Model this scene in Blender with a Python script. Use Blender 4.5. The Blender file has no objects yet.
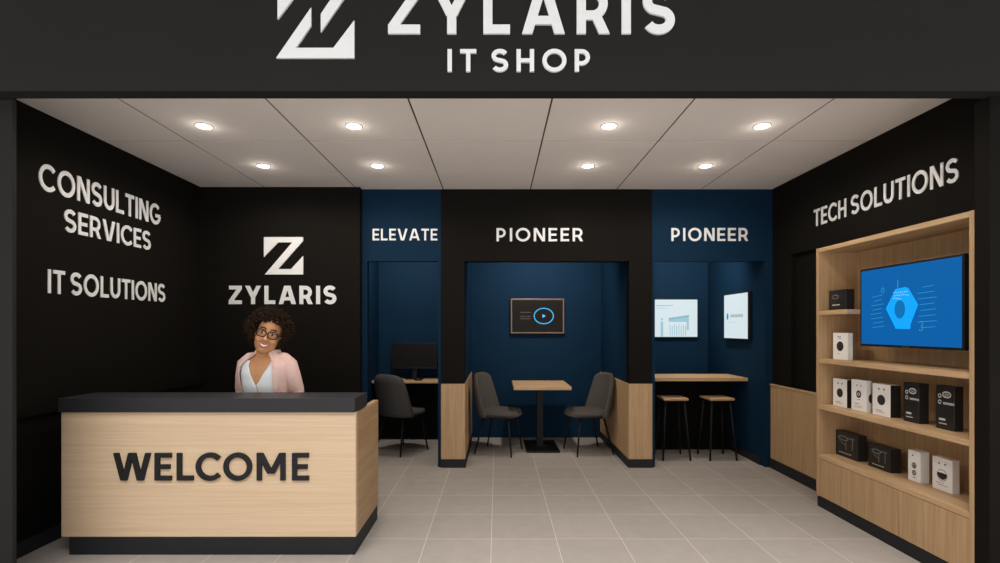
import bpy, bmesh, math, random
from mathutils import Vector, Matrix
random.seed(7)
S = bpy.context.scene
C = S.collection
PI = math.pi

# ------------------------------------------------------------------ materials
def s2l(c):
    return tuple((v/12.92 if v <= .04045 else ((v+.055)/1.055)**2.4) for v in [x/255 for x in c])
MATS = {}
def mat(name, rgb, rough=.6, metal=0, noise=.06, nscale=30, bump=0, spec=.5, bscale=None):
    m = bpy.data.materials.new(name); m.use_nodes = True
    nt = m.node_tree; N = nt.nodes; L = nt.links
    b = N['Principled BSDF']; b.inputs['Roughness'].default_value = rough
    b.inputs['Metallic'].default_value = metal
    b.inputs['Specular IOR Level'].default_value = spec
    tc = N.new('ShaderNodeTexCoord'); nz = N.new('ShaderNodeTexNoise')
    nz.inputs['Scale'].default_value = nscale; nz.inputs['Detail'].default_value = 4
    L.new(tc.outputs['Object'], nz.inputs['Vector'])
    mx = N.new('ShaderNodeMix'); mx.data_type = 'RGBA'
    mx.inputs[6].default_value = (*[v*(1-noise) for v in rgb], 1)
    mx.inputs[7].default_value = (*[min(1, v*(1+noise)) for v in rgb], 1)
    L.new(nz.outputs['Fac'], mx.inputs[0]); L.new(mx.outputs[2], b.inputs['Base Color'])
    if bump:
        n2 = N.new('ShaderNodeTexNoise'); n2.inputs['Scale'].default_value = bscale or nscale*8
        n2.inputs['Detail'].default_value = 3
        L.new(tc.outputs['Object'], n2.inputs['Vector'])
        bp = N.new('ShaderNodeBump'); bp.inputs['Strength'].default_value = bump; bp.inputs['Distance'].default_value = .003
        L.new(n2.outputs['Fac'], bp.inputs['Height']); L.new(bp.outputs['Normal'], b.inputs['Normal'])
    return m
def wood(name, lo, hi, scale, rough=.5):
    # scale: stretched object coordinates; the grain runs along the axis with the small number
    m = bpy.data.materials.new(name); m.use_nodes = True
    nt = m.node_tree; N = nt.nodes; L = nt.links
    b = N['Principled BSDF']; b.inputs['Roughness'].default_value = rough
    tc = N.new('ShaderNodeTexCoord'); mp = N.new('ShaderNodeMapping'); mp.inputs['Scale'].default_value = scale
    L.new(tc.outputs['Object'], mp.inputs['Vector'])
    n1 = N.new('ShaderNodeTexNoise'); n1.inputs['Scale'].default_value = 1; n1.inputs['Detail'].default_value = 8
    n1.inputs['Roughness'].default_value = .65; n1.inputs['Distortion'].default_value = .2
    L.new(mp.outputs['Vector'], n1.inputs['Vector'])
    n2 = N.new('ShaderNodeTexNoise'); n2.inputs['Scale'].default_value = 5; n2.inputs['Detail'].default_value = 3
    L.new(mp.outputs['Vector'], n2.inputs['Vector'])
    ad = N.new('ShaderNodeMath'); ad.operation = 'MULTIPLY_ADD'; ad.inputs[1].default_value = .45
    L.new(n2.outputs['Fac'], ad.inputs[0]); L.new(n1.outputs['Fac'], ad.inputs[2])
    cr = N.new('ShaderNodeValToRGB'); cr.color_ramp.elements[0].position = .45; cr.color_ramp.elements[1].position = .95
    cr.color_ramp.elements[0].color = (*lo, 1); cr.color_ramp.elements[1].color = (*hi, 1)
    L.new(ad.outputs[0], cr.inputs['Fac']); L.new(cr.outputs['Color'], b.inputs['Base Color'])
    bp = N.new('ShaderNodeBump'); bp.inputs['Strength'].default_value = .12; bp.inputs['Distance'].default_value = .002
    L.new(ad.outputs[0], bp.inputs['Height']); L.new(bp.outputs['Normal'], b.inputs['Normal'])
    return m
def glow(name, rgb, st):
    m = bpy.data.materials.new(name); m.use_nodes = True
    b = m.node_tree.nodes['Principled BSDF']
    b.inputs['Base Color'].default_value = (*[v*.15 for v in rgb], 1)
    b.inputs['Roughness'].default_value = .6; b.inputs['Specular IOR Level'].default_value = .08
    b.inputs['Emission Color'].default_value = (*rgb, 1); b.inputs['Emission Strength'].default_value = st
    return m
def tile_mat():
    m = bpy.data.materials.new('floor_tiles'); m.use_nodes = True
    nt = m.node_tree; N = nt.nodes; L = nt.links; b = N['Principled BSDF']
    tc = N.new('ShaderNodeTexCoord'); mp = N.new('ShaderNodeMapping')
    mp.inputs['Location'].default_value = (.04, -.34+.003, 0)
    L.new(tc.outputs['Object'], mp.inputs['Vector'])
    br = N.new('ShaderNodeTexBrick'); br.offset = 0; br.squash = 1
    br.inputs['Scale'].default_value = 1; br.inputs['Brick Width'].default_value = .462
    br.inputs['Row Height'].default_value = .46; br.inputs['Mortar Size'].default_value = .0021
    br.inputs['Mortar Smooth'].default_value = .2; br.inputs['Bias'].default_value = 0
    br.inputs['Color1'].default_value = (.295, .260, .232, 1)
    br.inputs['Color2'].default_value = (.322, .285, .256, 1)
    br.inputs['Mortar'].default_value = (.56, .52, .47, 1)
    L.new(mp.outputs['Vector'], br.inputs['Vector'])
    nz = N.new('ShaderNodeTexNoise'); nz.inputs['Scale'].default_value = 9; nz.inputs['Detail'].default_value = 6
    L.new(tc.outputs['Object'], nz.inputs['Vector'])
    mr = N.new('ShaderNodeMapRange'); mr.inputs['To Min'].default_value = .9; mr.inputs['To Max'].default_value = 1.1
    L.new(nz.outputs['Fac'], mr.inputs['Value'])
    mx = N.new('ShaderNodeVectorMath'); mx.operation = 'SCALE'
    L.new(br.outputs['Color'], mx.inputs[0]); L.new(mr.outputs['Result'], mx.inputs['Scale'])
    L.new(mx.outputs['Vector'], b.inputs['Base Color'])
    b.inputs['Roughness'].default_value = .85
    bp = N.new('ShaderNodeBump'); bp.inputs['Strength'].default_value = .25; bp.inputs['Distance'].default_value = .002; bp.invert = True
    L.new(br.outputs['Fac'], bp.inputs['Height']); L.new(bp.outputs['Normal'], b.inputs['Normal'])
    return m

BLACK = mat('black_wall_paint', (.0085, .0075, .0063), .7, spec=.05, bump=.05, nscale=6, noise=.12)
FASCIA = mat('charcoal_fascia', (.0165, .016, .0155), .7, spec=.12, bump=.04, nscale=5)
BLACKWALL2 = mat('black_panel', (0.0058, .0054, .0048), .7, spec=.05)
BLUE = mat('navy_wall_paint', (.0050, .0225, .050), .7, spec=.06, bump=.05, nscale=6)
PLINTH = mat('black_plinth', (.014, .0145, .017), .55, spec=.25)
CEIL = mat('ceiling_panel', (.90, .85, .81), .8, noise=.02, nscale=4)
DARKGAP = mat('ceiling_gap', (.03, .028, .026), .9)
WHITE = mat('white_sign_face', (.80, .81, .82), .45, noise=.02)
LETBLK = mat('black_letter', (.012, .012, .013), .55, spec=.25)
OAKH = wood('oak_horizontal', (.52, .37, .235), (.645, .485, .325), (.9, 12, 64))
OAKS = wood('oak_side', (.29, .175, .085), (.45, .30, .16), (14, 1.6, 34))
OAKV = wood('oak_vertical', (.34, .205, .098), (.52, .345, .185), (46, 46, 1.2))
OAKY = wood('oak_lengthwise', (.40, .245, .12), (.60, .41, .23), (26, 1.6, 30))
OAKX = wood('oak_crosswise', (.38, .225, .11), (.58, .39, .21), (1.8, 26, 30))
SLAB = mat('charcoal_slab', (.020, .021, .024), .45, spec=.3, noise=.1, nscale=20)
METAL = mat('black_metal', (.008, .008, .009), .5, spec=.2, noise=.03)
PLASTIC = mat('black_plastic', (.008, .008, .009), .45, spec=.25, noise=.03)
SCREENOFF = mat('screen_off', (.010, .009, .008), .45, spec=.1, noise=.03)
FAB = mat('taupe_fabric', (.066, .055, .047), .95, noise=.15, nscale=60, bump=.5, bscale=500)
FABG = mat('grey_fabric', (.055, .052, .050), .95, noise=.15, nscale=60, bump=.5, bscale=500)
CARDW = mat('white_card', (.84, .83, .81), .5, noise=.03)
CARDG = mat('grey_card', (.30, .30, .30), .5, noise=.03)
CARDK = mat('black_card', (.014, .014, .015), .42, noise=.05)
INK = mat('print_ink', (.02, .02, .022), .5)
INKG = mat('grey_ink', (.22, .22, .22), .5)
INKW = mat('pale_ink', (.55, .55, .54), .5)
CHROME = mat('satin_metal', (.55, .54, .52), .3, metal=1)
LAMP = glow('lamp_lens', (1, .93, .82), 14)
SK = mat('skin', (.58, .285, .135), .48, noise=.10, nscale=18)
HAIR = mat('dark_hair', (.024, .013, .007), .9, spec=.12, noise=.3, nscale=40)
PINK = mat('pink_jacket_cloth', (.74, .51, .45), .85, noise=.08, nscale=40, bump=.3, bscale=500)
PINK2 = mat('pink_lining_edge', (.40, .21, .18), .85)
BLOUSE = mat('white_blouse', (.74, .78, .80), .75, noise=.04, nscale=20)
TROU = mat('dark_trousers', (.02, .02, .025), .85)
LIP = mat('lips', (.40, .09, .07), .4)
TEETH = mat('teeth', (.85, .82, .78), .3)
EYEW = mat('eye_white', (.72, .70, .67), .3)
IRIS = mat('iris', (.025, .012, .006), .2)
PEARL = mat('pearl', (.8, .78, .72), .2)

# ------------------------------------------------------------------ helpers
def WM(o):
    if o is None: return Matrix.Identity(4)
    b = Matrix.LocRotScale(o.location, o.rotation_euler, o.scale)
    return WM(o.parent) @ b
def B(): return bmesh.new()
def box(bm, x0, x1, y0, y1, z0, z1, bev=0, seg=2):
    if x0 > x1: x0, x1 = x1, x0
    if y0 > y1: y0, y1 = y1, y0
    if z0 > z1: z0, z1 = z1, z0
    r = bmesh.ops.create_cube(bm, size=1)
    vs = r['verts']
    for v in vs:
        v.co = Vector(((x0+x1)/2+v.co.x*(x1-x0), (y0+y1)/2+v.co.y*(y1-y0), (z0+z1)/2+v.co.z*(z1-z0)))
    if bev:
        es = list({e for v in vs for e in v.link_edges})
        bmesh.ops.bevel(bm, geom=es, offset=bev, segments=seg, affect='EDGES', profile=.6)
    return bm
def tube(bm, pts, radii, n=12, cap=True):
    pts = [Vector(p) for p in pts]
    if not hasattr(radii, '__len__'): radii = [radii]*len(pts)
    rings = []; up = Vector((0, 0, 1)); prev = None
    for i, p in enumerate(pts):
        d = (pts[min(i+1, len(pts)-1)]-pts[max(i-1, 0)]).normalized()
        if prev is None:
            a = d.orthogonal().normalized()
        else:
            a = (prev - d*prev.dot(d)).normalized()
        prev = a; b = d.cross(a)
        rings.append([bm.verts.new(p+(a*math.cos(2*PI*k/n)+b*math.sin(2*PI*k/n))*radii[i]) for k in range(n)])
    for i in range(len(rings)-1):
        for k in range(n):
            bm.faces.new((rings[i][k], rings[i][(k+1) % n], rings[i+1][(k+1) % n], rings[i+1][k]))
    if cap:
        bm.faces.new(rings[0][::-1]); bm.faces.new(rings[-1])
    return bm
def ring(bm, c, r, t, axis='Z', n=32, m=8, sx=1, sy=1, mtx=None):
    vs = []
    for i in range(n):
        a = 2*PI*i/n; row = []
        for j in range(m):
            b = 2*PI*j/m; rr = r+t*math.cos(b)
            p = Vector((rr*math.cos(a)*sx, rr*math.sin(a)*sy, t*math.sin(b)))
            if axis == 'Y': p = Vector((p.x, p.z, p.y))
            if axis == 'X': p = Vector((p.z, p.x, p.y))
            p = p+Vector(c)
            row.append(bm.verts.new(mtx @ p if mtx else p))
        vs.append(row)
    for i in range(n):
        for j in range(m):
            bm.faces.new((vs[i][j], vs[(i+1) % n][j], vs[(i+1) % n][(j+1) % m], vs[i][(j+1) % m]))
def lathe(bm, prof, c=(0, 0, 0), n=32):
    rows = [[bm.verts.new((c[0]+r*math.cos(2*PI*k/n), c[1]+r*math.sin(2*PI*k/n), c[2]+z)) for k in range(n)] for r, z in prof]
    for i in range(len(rows)-1):
        for k in range(n):
            bm.faces.new((rows[i][k], rows[i][(k+1) % n], rows[i+1][(k+1) % n], rows[i+1][k]))
    bm.faces.new(rows[0][::-1]); bm.faces.new(rows[-1])
def ball(bm, c, r, seg=16, mtx=None):
    if not hasattr(r, '__len__'): r = (r, r, r)
    M = Matrix.Translation(c) @ (mtx or Matrix.Identity(4)) @ Matrix.Diagonal((*r, 1))
    bmesh.ops.create_uvsphere(bm, u_segments=seg, v_segments=max(6, seg//2+2), radius=1, matrix=M)
def obj(name, bm, m, parent=None, world=True, smooth=False, fix=True):
    if fix: bmesh.ops.recalc_face_normals(bm, faces=bm.faces)
    if parent is not None and world: bm.transform(WM(parent).inverted())
    me = bpy.data.meshes.new(name); bm.to_mesh(me); bm.free()
    me.materials.append(m)
    if smooth:
        for p in me.polygons: p.use_smooth = True
    o = bpy.data.objects.new(name, me); C.objects.link(o); o.parent = parent
    return o
def smooth_angle(o, deg=40):
    me = o.data
    for p in me.polygons: p.use_smooth = True
    me.set_sharp_from_angle(angle=math.radians(deg))
def thing(name, label, cat, loc=(0, 0, 0), rot=(0, 0, 0), group=None):
    o = bpy.data.objects.new(name, None); C.objects.link(o)
    o.location = loc; o.rotation_euler = rot; o.empty_display_size = .1
    o['label'] = label; o['category'] = cat
    if group: o['group'] = group
    return o
def tag(o, label, cat, group=None):
    o['label'] = label; o['category'] = cat
    if group: o['group'] = group
    return o
def struct(name, bm, m, parent=None):
    o = obj(name, bm, m, parent)
    o['kind'] = 'structure'
    return o
def dup(root, loc, rot, label, group=None):
    r = root.copy(); C.objects.link(r); r.location = loc; r.rotation_euler = rot; r['label'] = label
    if group: r['group'] = group
    for ch in list(root.children):
        c = ch.copy(); C.objects.link(c); c.parent = r
        for g in ch.children:
            d = g.copy(); C.objects.link(d); d.parent = c
    return r
def bake(o):
    dg = bpy.context.evaluated_depsgraph_get(); dg.update()
    me = bpy.data.meshes.new_from_object(o.evaluated_get(dg))
    old = o.data; o.modifiers.clear(); o.data = me
    return o

# ------------------------------------------------------------------ lettering
def strip(pts, t, closed=False):
    L, R = [], []; n = len(pts)
    P = [Vector(p) for p in pts]
    for i in range(n):
        if closed: a, b = P[i-1], P[(i+1) % n]
        else: a, b = P[max(i-1, 0)], P[min(i+1, n-1)]
        d1 = (P[i]-a); d2 = (b-P[i])
        if d1.length < 1e-9: d1 = d2
        if d2.length < 1e-9: d2 = d1
        d1 = d1.normalized(); d2 = d2.normalized()
        n1 = Vector((-d1.y, d1.x)); n2 = Vector((-d2.y, d2.x))
        m = (n1+n2).normalized(); k = 1/max(.35, m.dot(n1))
        L.append(P[i]+m*t/2*k); R.append(P[i]-m*t/2*k)
    return ('strip', L, R, closed)
def rect(x0, x1, y0, y1): return ('poly', [(x0, y0), (x1, y0), (x1, y1), (x0, y1)])
def par(x0, y0, x1, y1, w): return ('poly', [(x0-w/2, y0), (x0+w/2, y0), (x1+w/2, y1), (x1-w/2, y1)])
def arc(cx, cy, rx, ry, a0, a1, n=20):
    return [(cx+rx*math.cos(math.radians(a0+(a1-a0)*i/n)), cy+ry*math.sin(math.radians(a0+(a1-a0)*i/n))) for i in range(n+1)]
def glyph(ch, t):
    h = t/2
    if ch == 'I': return t, [rect(0, t, 0, 1)]
    if ch == 'L': return .60, [rect(0, t, 0, 1), rect(t, .60, 0, t*.95)]
    if ch == 'E': return .61, [rect(0, t, 0, 1), rect(t, .61, 0, t*.93), rect(t, .56, .5-t*.46, .5+t*.46), rect(t, .61, 1-t*.93, 1)]
    if ch == 'T': return .70, [rect(.35-h, .35+h, 0, 1-t*.93), rect(0, .70, 1-t*.93, 1)]
    if ch == 'H': return .76, [rect(0, t, 0, 1), rect(.76-t, .76, 0, 1), rect(t, .76-t, .5-t*.46, .5+t*.46)]
    if ch == 'U': return .76, [strip([(h, 1)]+[(h, .4)]+arc(.38, .38, .38-h, .38-h*.96, 180, 360)+[(.76-h, .4), (.76-h, 1)], t)]
    if ch == 'O': return 1.04, [strip(arc(.52, .5, .52-h, .515-h, 0, 360, 48)[:-1], t, True)]
    if ch == 'C': return .90, [strip(arc(.52, .5, .52-h, .515-h, 42, 318, 40), t)]
    if ch == 'G': return .98, [strip(arc(.52, .5, .52-h, .515-h, 45, 352, 42), t), rect(.54, .98, .5-t*.85, .5+t*.08)]
    if ch == 'D': return .84, [rect(0, t, 0, 1), strip([(t*.9, h)]+arc(.36, .5, .48-h, .5-h, -90, 90)+[(t*.9, 1-h)], t)]
    if ch in 'PR':
        W = .70 if ch == 'P' else .74
        r = .30
        y1, y0 = 1-h, .40 if ch == 'R' else .37
        rr = (y1-y0)/2
        g = [rect(0, t, 0, 1), strip([(t*.9, y0)]+arc(W-.04-rr-h, y0+rr, rr, rr, -90, 90)+[(t*.9, y1)], t*.95)]
        if ch == 'R': g.append(par(W-t*.58, 0, W-.30-h*.2, .42, t*1.16))
        return W, g
    if ch == 'S':
        W = .72; rx = W/2-h; ry = (1.02-t)/4; cy = .5
        return W, [strip(arc(W/2, cy+ry, rx, ry, 28, 236, 22)+arc(W/2, cy-ry, rx, ry, 56, -152, 22), t)]
    if ch == 'A':
        W = .96; w = t*1.13
        return W, [par(w/2, 0, W/2-.05, 1, w), par(W-w/2, 0, W/2+.05, 1, w), rect(.22, W-.22, .20, .20+t*.88)]
    if ch == 'V':
        W = .90; w = t*1.13
        return W, [par(W/2-.05, 0, w/2, 1, w), par(W/2+.05, 0, W-w/2, 1, w)]
    if ch == 'W':
        W = 1.36; w = t*1.06
        return W, [par(.36, 0, w/2, 1, w), par(.40, 0, .64, 1, w), par(W-.40, 0, W-.64, 1, w), par(W-.36, 0, W-w/2, 1, w)]
    if ch == 'M':
        W = 1.04; w = t*1.25
        return W, [rect(0, t, 0, 1), rect(W-t, W, 0, 1), par(W/2-.02, .25, w/2, 1, w), par(W/2+.02, .25, W-w/2, 1, w)]
    if ch == 'N':
        W = .80; w = t*1.25
        return W, [rect(0, t, 0, 1), rect(W-t, W, 0, 1), par(W-w/2, 0, w/2, 1, w)]
    if ch == 'Z':
        W = .72; w = t*1.25
        return W, [rect(0, W, 0, t*.95), rect(.02, W, 1-t*.95, 1), par(w/2, t*.9, W-w/2, 1-t*.9, w)]
    if ch == 'Y':
        W = .88; w = t*1.15
        return W, [rect(W/2-h, W/2+h, 0, .46), par(W/2, .38, w/2, 1, w), par(W/2, .38, W-w/2, 1, w)]
    return .4, []
def pieces_to_bm(bm, pieces, th, f):
    for ip, p in enumerate(pieces):
        if ip: th += .00035 if th > .005 else .0
        if p[0] == 'poly':
            lo = [bm.verts.new((*f(q), 0)) for q in p[1]]; hi = [bm.verts.new((*f(q), th)) for q in p[1]]
            bm.faces.new(lo[::-1]); bm.faces.new(hi); n = len(lo)
            for i in range(n): bm.faces.new((lo[i], lo[(i+1) % n], hi[(i+1) % n], hi[i]))
        else:
            _, L, R, cl = p; n = len(L)
            ll = [bm.verts.new((*f(q), 0)) for q in L]; lh = [bm.verts.new((*f(q), th)) for q in L]
            rl = [bm.verts.new((*f(q), 0)) for q in R]; rh = [bm.verts.new((*f(q), th)) for q in R]
            for i in range(n if cl else n-1):
                j = (i+1) % n
                bm.faces.new((lh[i], lh[j], rh[j], rh[i])); bm.faces.new((ll[i], rl[i], rl[j], ll[j]))
                bm.faces.new((ll[i], ll[j], lh[j], lh[i])); bm.faces.new((rl[i], rh[i], rh[j], rl[j]))
            if not cl:
                bm.faces.new((ll[0], lh[0], rh[0], rl[0])); bm.faces.new((ll[-1], rl[-1], rh[-1], lh[-1]))
def word(parent, text, x0, x1, y0, cap, t=.2, track=.2, space=.45, th=.03, m=None):
    """letters in the parent's own plane: x along the line, y up, z out of the wall"""
    tot = 0; lay = []
    for ch in text:
        if ch == ' ': tot += space; continue
        w, g = glyph(ch, t)
        lay.append((tot, g)); tot += w+track
    tot -= track; k = (x1-x0)/tot
    for off, g in lay:
        bm = B(); pieces_to_bm(bm, g, th, lambda q, off=off: (x0+(off+q[0])*k, y0+q[1]*cap))
        obj('letter', bm, m or WHITE, parent, world=False)
FRONT = (PI/2, 0, 0)
def RX(fn):
    return fn
def px(x, y, d):   # reads a pixel of the photograph at distance d
    return (x-497)*d/500, 1.5-(y-328)*d/500

# ------------------------------------------------------------------ setting
CE = 2.995
bm = B(); box(bm, -6, 6, -1.5, 7.1, -.1, 0); fl = struct('floor', bm, tile_mat())
# ceiling of suspended panels
xs = [-3.15, -2.47, -1.51, -.58, .36, 1.29, 2.20, 2.97]; ys = [2.77, 3.15, 4.0, 4.85, 5.40]
bm = B()
for i in range(len(xs)-1):
    for j in range(len(ys)-1):
        box(bm, xs[i]+.006, xs[i+1]-.006, ys[j]+.0055, ys[j+1]-.0055, CE, CE+.003)
ce = struct('ceiling', bm, CEIL)
bm = B(); box(bm, -3.3, 3.2, 2.77, 7.1, CE+.0035, CE+.12); struct('ceiling', bm, DARKGAP)
# left wall with low wainscot
bm = B(); box(bm, -3.30, -3.15, 2.80, 5.45, 0, CE+.003); struct('wall_left', bm, BLACK)
bm = B(); box(bm, -3.15, -3.125, 2.80, 5.30, .10, .91, .004); box(bm, -3.15, -3.10, 2.80, 5.30, .91, .94, .004)
struct('trim_1', bm, BLACKWALL2)
bm = B(); box(bm, -3.15, -3.115, 2.80, 5.30, 0, .10, .003); struct('baseboard_left', bm, PLINTH)
# black wall behind the desk
bm = B(); box(bm, -3.15, -1.455, 5.30, 5.45, 0, CE); struct('wall_back', bm, BLACK)
bm = B(); box(bm, -3.11, -1.455, 5.285, 5.30, 0, .10, .003); struct('baseboard_back', bm, PLINTH)
# right wall with hole for the display unit and a shallow recess
bm = B()
box(bm, 2.97, 3.15, 2.83, 5.45, 2.24, CE)
box(bm, 2.97, 3.15, 2.83, 4.232, 2.172, 2.24)
box(bm, 3.045, 3.15, 2.83, 4.232, 0, 2.172)
box(bm, 2.97, 3.15, 5.05, 5.45, 0, 2.24)
box(bm, 3.02, 3.15, 4.232, 5.05, 0, 2.24)
box(bm, 2.97, 3.02, 4.232, 5.05, 0, .86)
struct('wall_right', bm, BLACK)
bm = B(); box(bm, 2.945, 2.97, 4.235, 5.385, .10, .885, .003); struct('trim_2', bm, OAKV)
bm = B(); box(bm, 2.935, 2.975, 4.235, 5.385, .885, .90, .003); struct('trim_3', bm, OAKY)
bm = B(); box(bm, 2.93, 2.97, 4.235, 5.385, 0, .10, .003); struct('baseboard_right', bm, PLINTH)
# shop front
bm = B(); box(bm, -5.5, 5.5, 2.68, 2.77, 2.770, 4.4, .003); struct('wall_front', bm, FASCIA)
bm = B(); box(bm, -5.5, -2.69, 2.775, 2.80, 0, 2.769, .002); box(bm, -5.5, -2.69, 2.775, 2.80, 2.775, 4.3); struct('wall_front_left', bm, FASCIA)
bm = B(); box(bm, 2.70, 5.5, 2.74, 2.828, 0, 2.7695, .002); struct('wall_front_right', bm, BLACK)
# booths
HZ = 2.22
bm = B()
box(bm, -1.455, -1.40, 5.39, 5.47, 0, HZ); box(bm, -1.455, -.604, 5.39, 5.47, HZ, CE); box(bm, -.636, -.604, 5.39, 5.47, 0, HZ)
struct('wall_booth_left', bm, BLUE)
bm = B()
box(bm, -.602, -.35, 5.385, 5.50, 0, HZ); box(bm, 1.424, 1.670, 5.385, 5.50, 0, HZ); box(bm, -.602, 1.670, 5.385, 5.50, HZ, CE)
struct('wall_booth_middle', bm, BLACK)
bm = B()
box(bm, 1.672, 1.702, 5.39, 5.47, 0, HZ); box(bm, 1.672, 2.97, 5.39, 5.47, HZ, CE); box(bm, 2.89, 2.97, 5.39, 5.47, 0, HZ)
struct('wall_booth_right', bm, BLUE)
bm = B()
box(bm, -1.70, -1.62, 5.47, 6.85, 0, CE)
box(bm, -.604, -.352, 5.50, 6.85, 0, CE)
box(bm, 1.426, 1.702, 5.50, 6.85, 0, CE)
box(bm, 2.89, 2.97, 5.47, 6.85, 0, CE)
box(bm, -1.70, 2.97, 6.85, 6.95, 0, CE)
box(bm, -1.70, -1.40, 5.45, 5.47, 0, CE)
struct('wall_booth_inside', bm, BLUE)
bm = B()
box(bm, -1.62, -.604, 5.47, 6.85, 2.72, 2.76); box(bm, -.352, 1.426, 5.50, 6.85, 2.72, 2.76); box(bm, 1.702, 2.89, 5.47, 6.85, 2.72, 2.76)
struct('ceiling_booths', bm, BLUE)
# oak cladding on the two piers
bm = B(); box(bm, -.602, -.345, 5.373, 5.386, .09, .90, .002); box(bm, -.353, -.341, 5.386, 6.84, .09, .90, .002); struct('trim_4', bm, OAKV)
bm = B(); box(bm, 1.419, 1.670, 5.373, 5.386, .09, .90, .002)
y = 5.39
while y < 6.83:
    box(bm, 1.412, 1.427, y, y+.040, .09, .90, .004, 1); y += .045
struct('trim_5', bm, OAKV)
bm = B(); box(bm, -.606, -.336, 5.363, 5.395, 0, .09, .002); box(bm, -.353, -.336, 5.395, 6.84, 0, .09, .002); struct('baseboard_booth_left', bm, PLINTH)
bm = B(); box(bm, 1.408, 1.674, 5.363, 5.395, 0, .09, .002); box(bm, 1.408, 1.427, 5.395, 6.84, 0, .09, .002); struct('baseboard_booth_right', bm, PLINTH)
bm = B(); box(bm, 2.872, 2.89, 5.47, 6.85, 0, .08, .002); struct('baseboard_booth_side', bm, PLINTH)

# ------------------------------------------------------------------ signs
def sign_at(name, label, origin, rot): return thing(name, label, 'sign', origin, rot)
def poly_part(name, parent, ptslist, f, th, m):
    bm = B()
    pieces_to_bm(bm, [('poly', p) for p in ptslist], th, f)
    return obj(name, bm, m, parent, world=False)
# fascia sign: plane at Y = 2.70
d = 2.668; s = 500/d
fs = sign_at('fascia_sign', 'large white raised shop name with split Z logo on the dark fascia above the entrance', (0, 2.68, 1.5), FRONT)
f = lambda q: ((q[0]-497)/s, (328-q[1])/s)
low = [(276, 57.9), (354.2, 57.9), (354.2, 20.2), (333.3, 47.7), (295.9, 47.7), (311, 25.3), (311, 7.3)]
hi_ = [(631.7-a, 39.2-b) for a, b in low]
lg = poly_part('logo', fs, [low, hi_], f, .012, WHITE)
word(fs, 'ZYLARIS', (388-497)/s, (675-497)/s, (328-33.5)/s, 46.5/s, t=.205, track=.27, th=.012)
word(fs, 'IT SHOP', (447.5-497)/s, (591-497)/s, (328-71.3)/s, 22.3/s, t=.185, track=.36, space=.30, th=.012)
# sign behind the desk
d = 5.29; s = 500/d
bs = sign_at('wall_sign', 'white Z logo above the word ZYLARIS on the black wall behind the woman', (0, 5.30, 1.5), FRONT)
f = lambda q: ((215+q[0]/6.474-497)/s, (328-(225+q[1]/6.474))/s)
poly_part('logo', bs, [[(316, 78), (570, 78), (570, 102), (408, 285), (492, 285), (570, 200), (570, 320), (322, 320), (500, 112), (408, 112), (316, 208)]], f, .010, WHITE)
word(bs, 'ZYLARIS', (228.6-497)/s, (336.3-497)/s, (328-304.1)/s, 18.4/s, t=.215, track=.20, th=.009)
# booth names
d = 5.38; s = 500/d
o = sign_at('wall_sign', 'small white word ELEVATE on the blue header over the desk booth', (0, 5.39, 1.5), FRONT)
word(o, 'ELEVATE', (372.5-497)/s, (437.3-497)/s, (328-240.3)/s, 11.6/s, t=.165, track=.17, th=.009)
o = sign_at('wall_sign', 'white word PIONEER on the black header over the middle booth', (0, 5.385, 1.5), FRONT)
word(o, 'PIONEER', (496.5-497)/s, (583-497)/s, (328-241.3)/s, 13.2/s, t=.17, track=.25, th=.009)
o = sign_at('wall_sign', 'white word PIONEER on the blue header over the bar booth', (0, 5.39, 1.5), FRONT)
word(o, 'PIONEER', (671.5-497)/s, (748.3-497)/s, (328-240.9)/s, 13/s, t=.17, track=.23, th=.009)
# left wall
LW = (PI/2, 0, PI/2)
o = sign_at('wall_sign', 'white two-line lettering CONSULTING SERVICES high on the left wall', (-3.15, 0, 0), LW)
word(o, 'CONSULTING', 3.433, 4.67, 2.457, .186, t=.172, track=.14, th=.006)
word(o, 'SERVICES', 3.635, 4.542, 2.205, .166, t=.172, track=.14, th=.006)
o = sign_at('wall_sign', 'white single-line lettering IT SOLUTIONS lower on the left wall', (-3.15, 0, 0), LW)
word(o, 'IT SOLUTIONS', 3.502, 4.74, 1.745, .168, t=.172, track=.14, space=.22, th=.006)
o = sign_at('wall_sign', 'white lettering TECH SOLUTIONS on the right wall above the oak display unit', (2.97, 0, 0), (PI/2, 0, -PI/2))
word(o, 'TECH SOLUTIONS', -4.68, -3.213, 2.446, .157, t=.165, track=.15, space=.32, th=.006)

# ------------------------------------------------------------------ reception desk
X0, X1, YF = -2.89, -.935, 3.31
dk = thing('reception_desk', 'large oak reception desk with black ledge and the word WELCOME', 'desk', (-1.91, 3.62, 0))
bm = B(); box(bm, X0+.005, X1, YF, YF+.04, .117, .944, .003); fp = obj('front_panel', bm, OAKH, dk)
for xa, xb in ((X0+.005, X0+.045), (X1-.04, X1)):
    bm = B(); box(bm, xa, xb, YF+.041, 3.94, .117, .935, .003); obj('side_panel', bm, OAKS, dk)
bm = B(); box(bm, X0, X1, 3.29, 3.60, .944, 1.037, .004); obj('ledge', bm, SLAB, dk)
bm = B(); box(bm, X0+.05, X1-.045, YF+.045, 3.66, .735, .77, .003); obj('worktop', bm, OAKX, dk)
bm = B(); box(bm, X0+.06, X1-.004, YF-.004, YF+.04, 0, .1165, .003)
box(bm, X0+.06, X0+.10, YF+.04, 3.93, 0, .1165, .003); box(bm, X1-.04, X1-.004, YF+.04, 3.93, 0, .1165, .003)
obj('plinth', bm, PLINTH, dk)
s = 500/YF
wl = bpy.data.objects.new('welcome_lettering', None); C.objects.link(wl); wl.parent = fp
wl.location = Vector((0, YF, 1.5))-Vector(dk.location); wl.rotation_euler = FRONT
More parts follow.
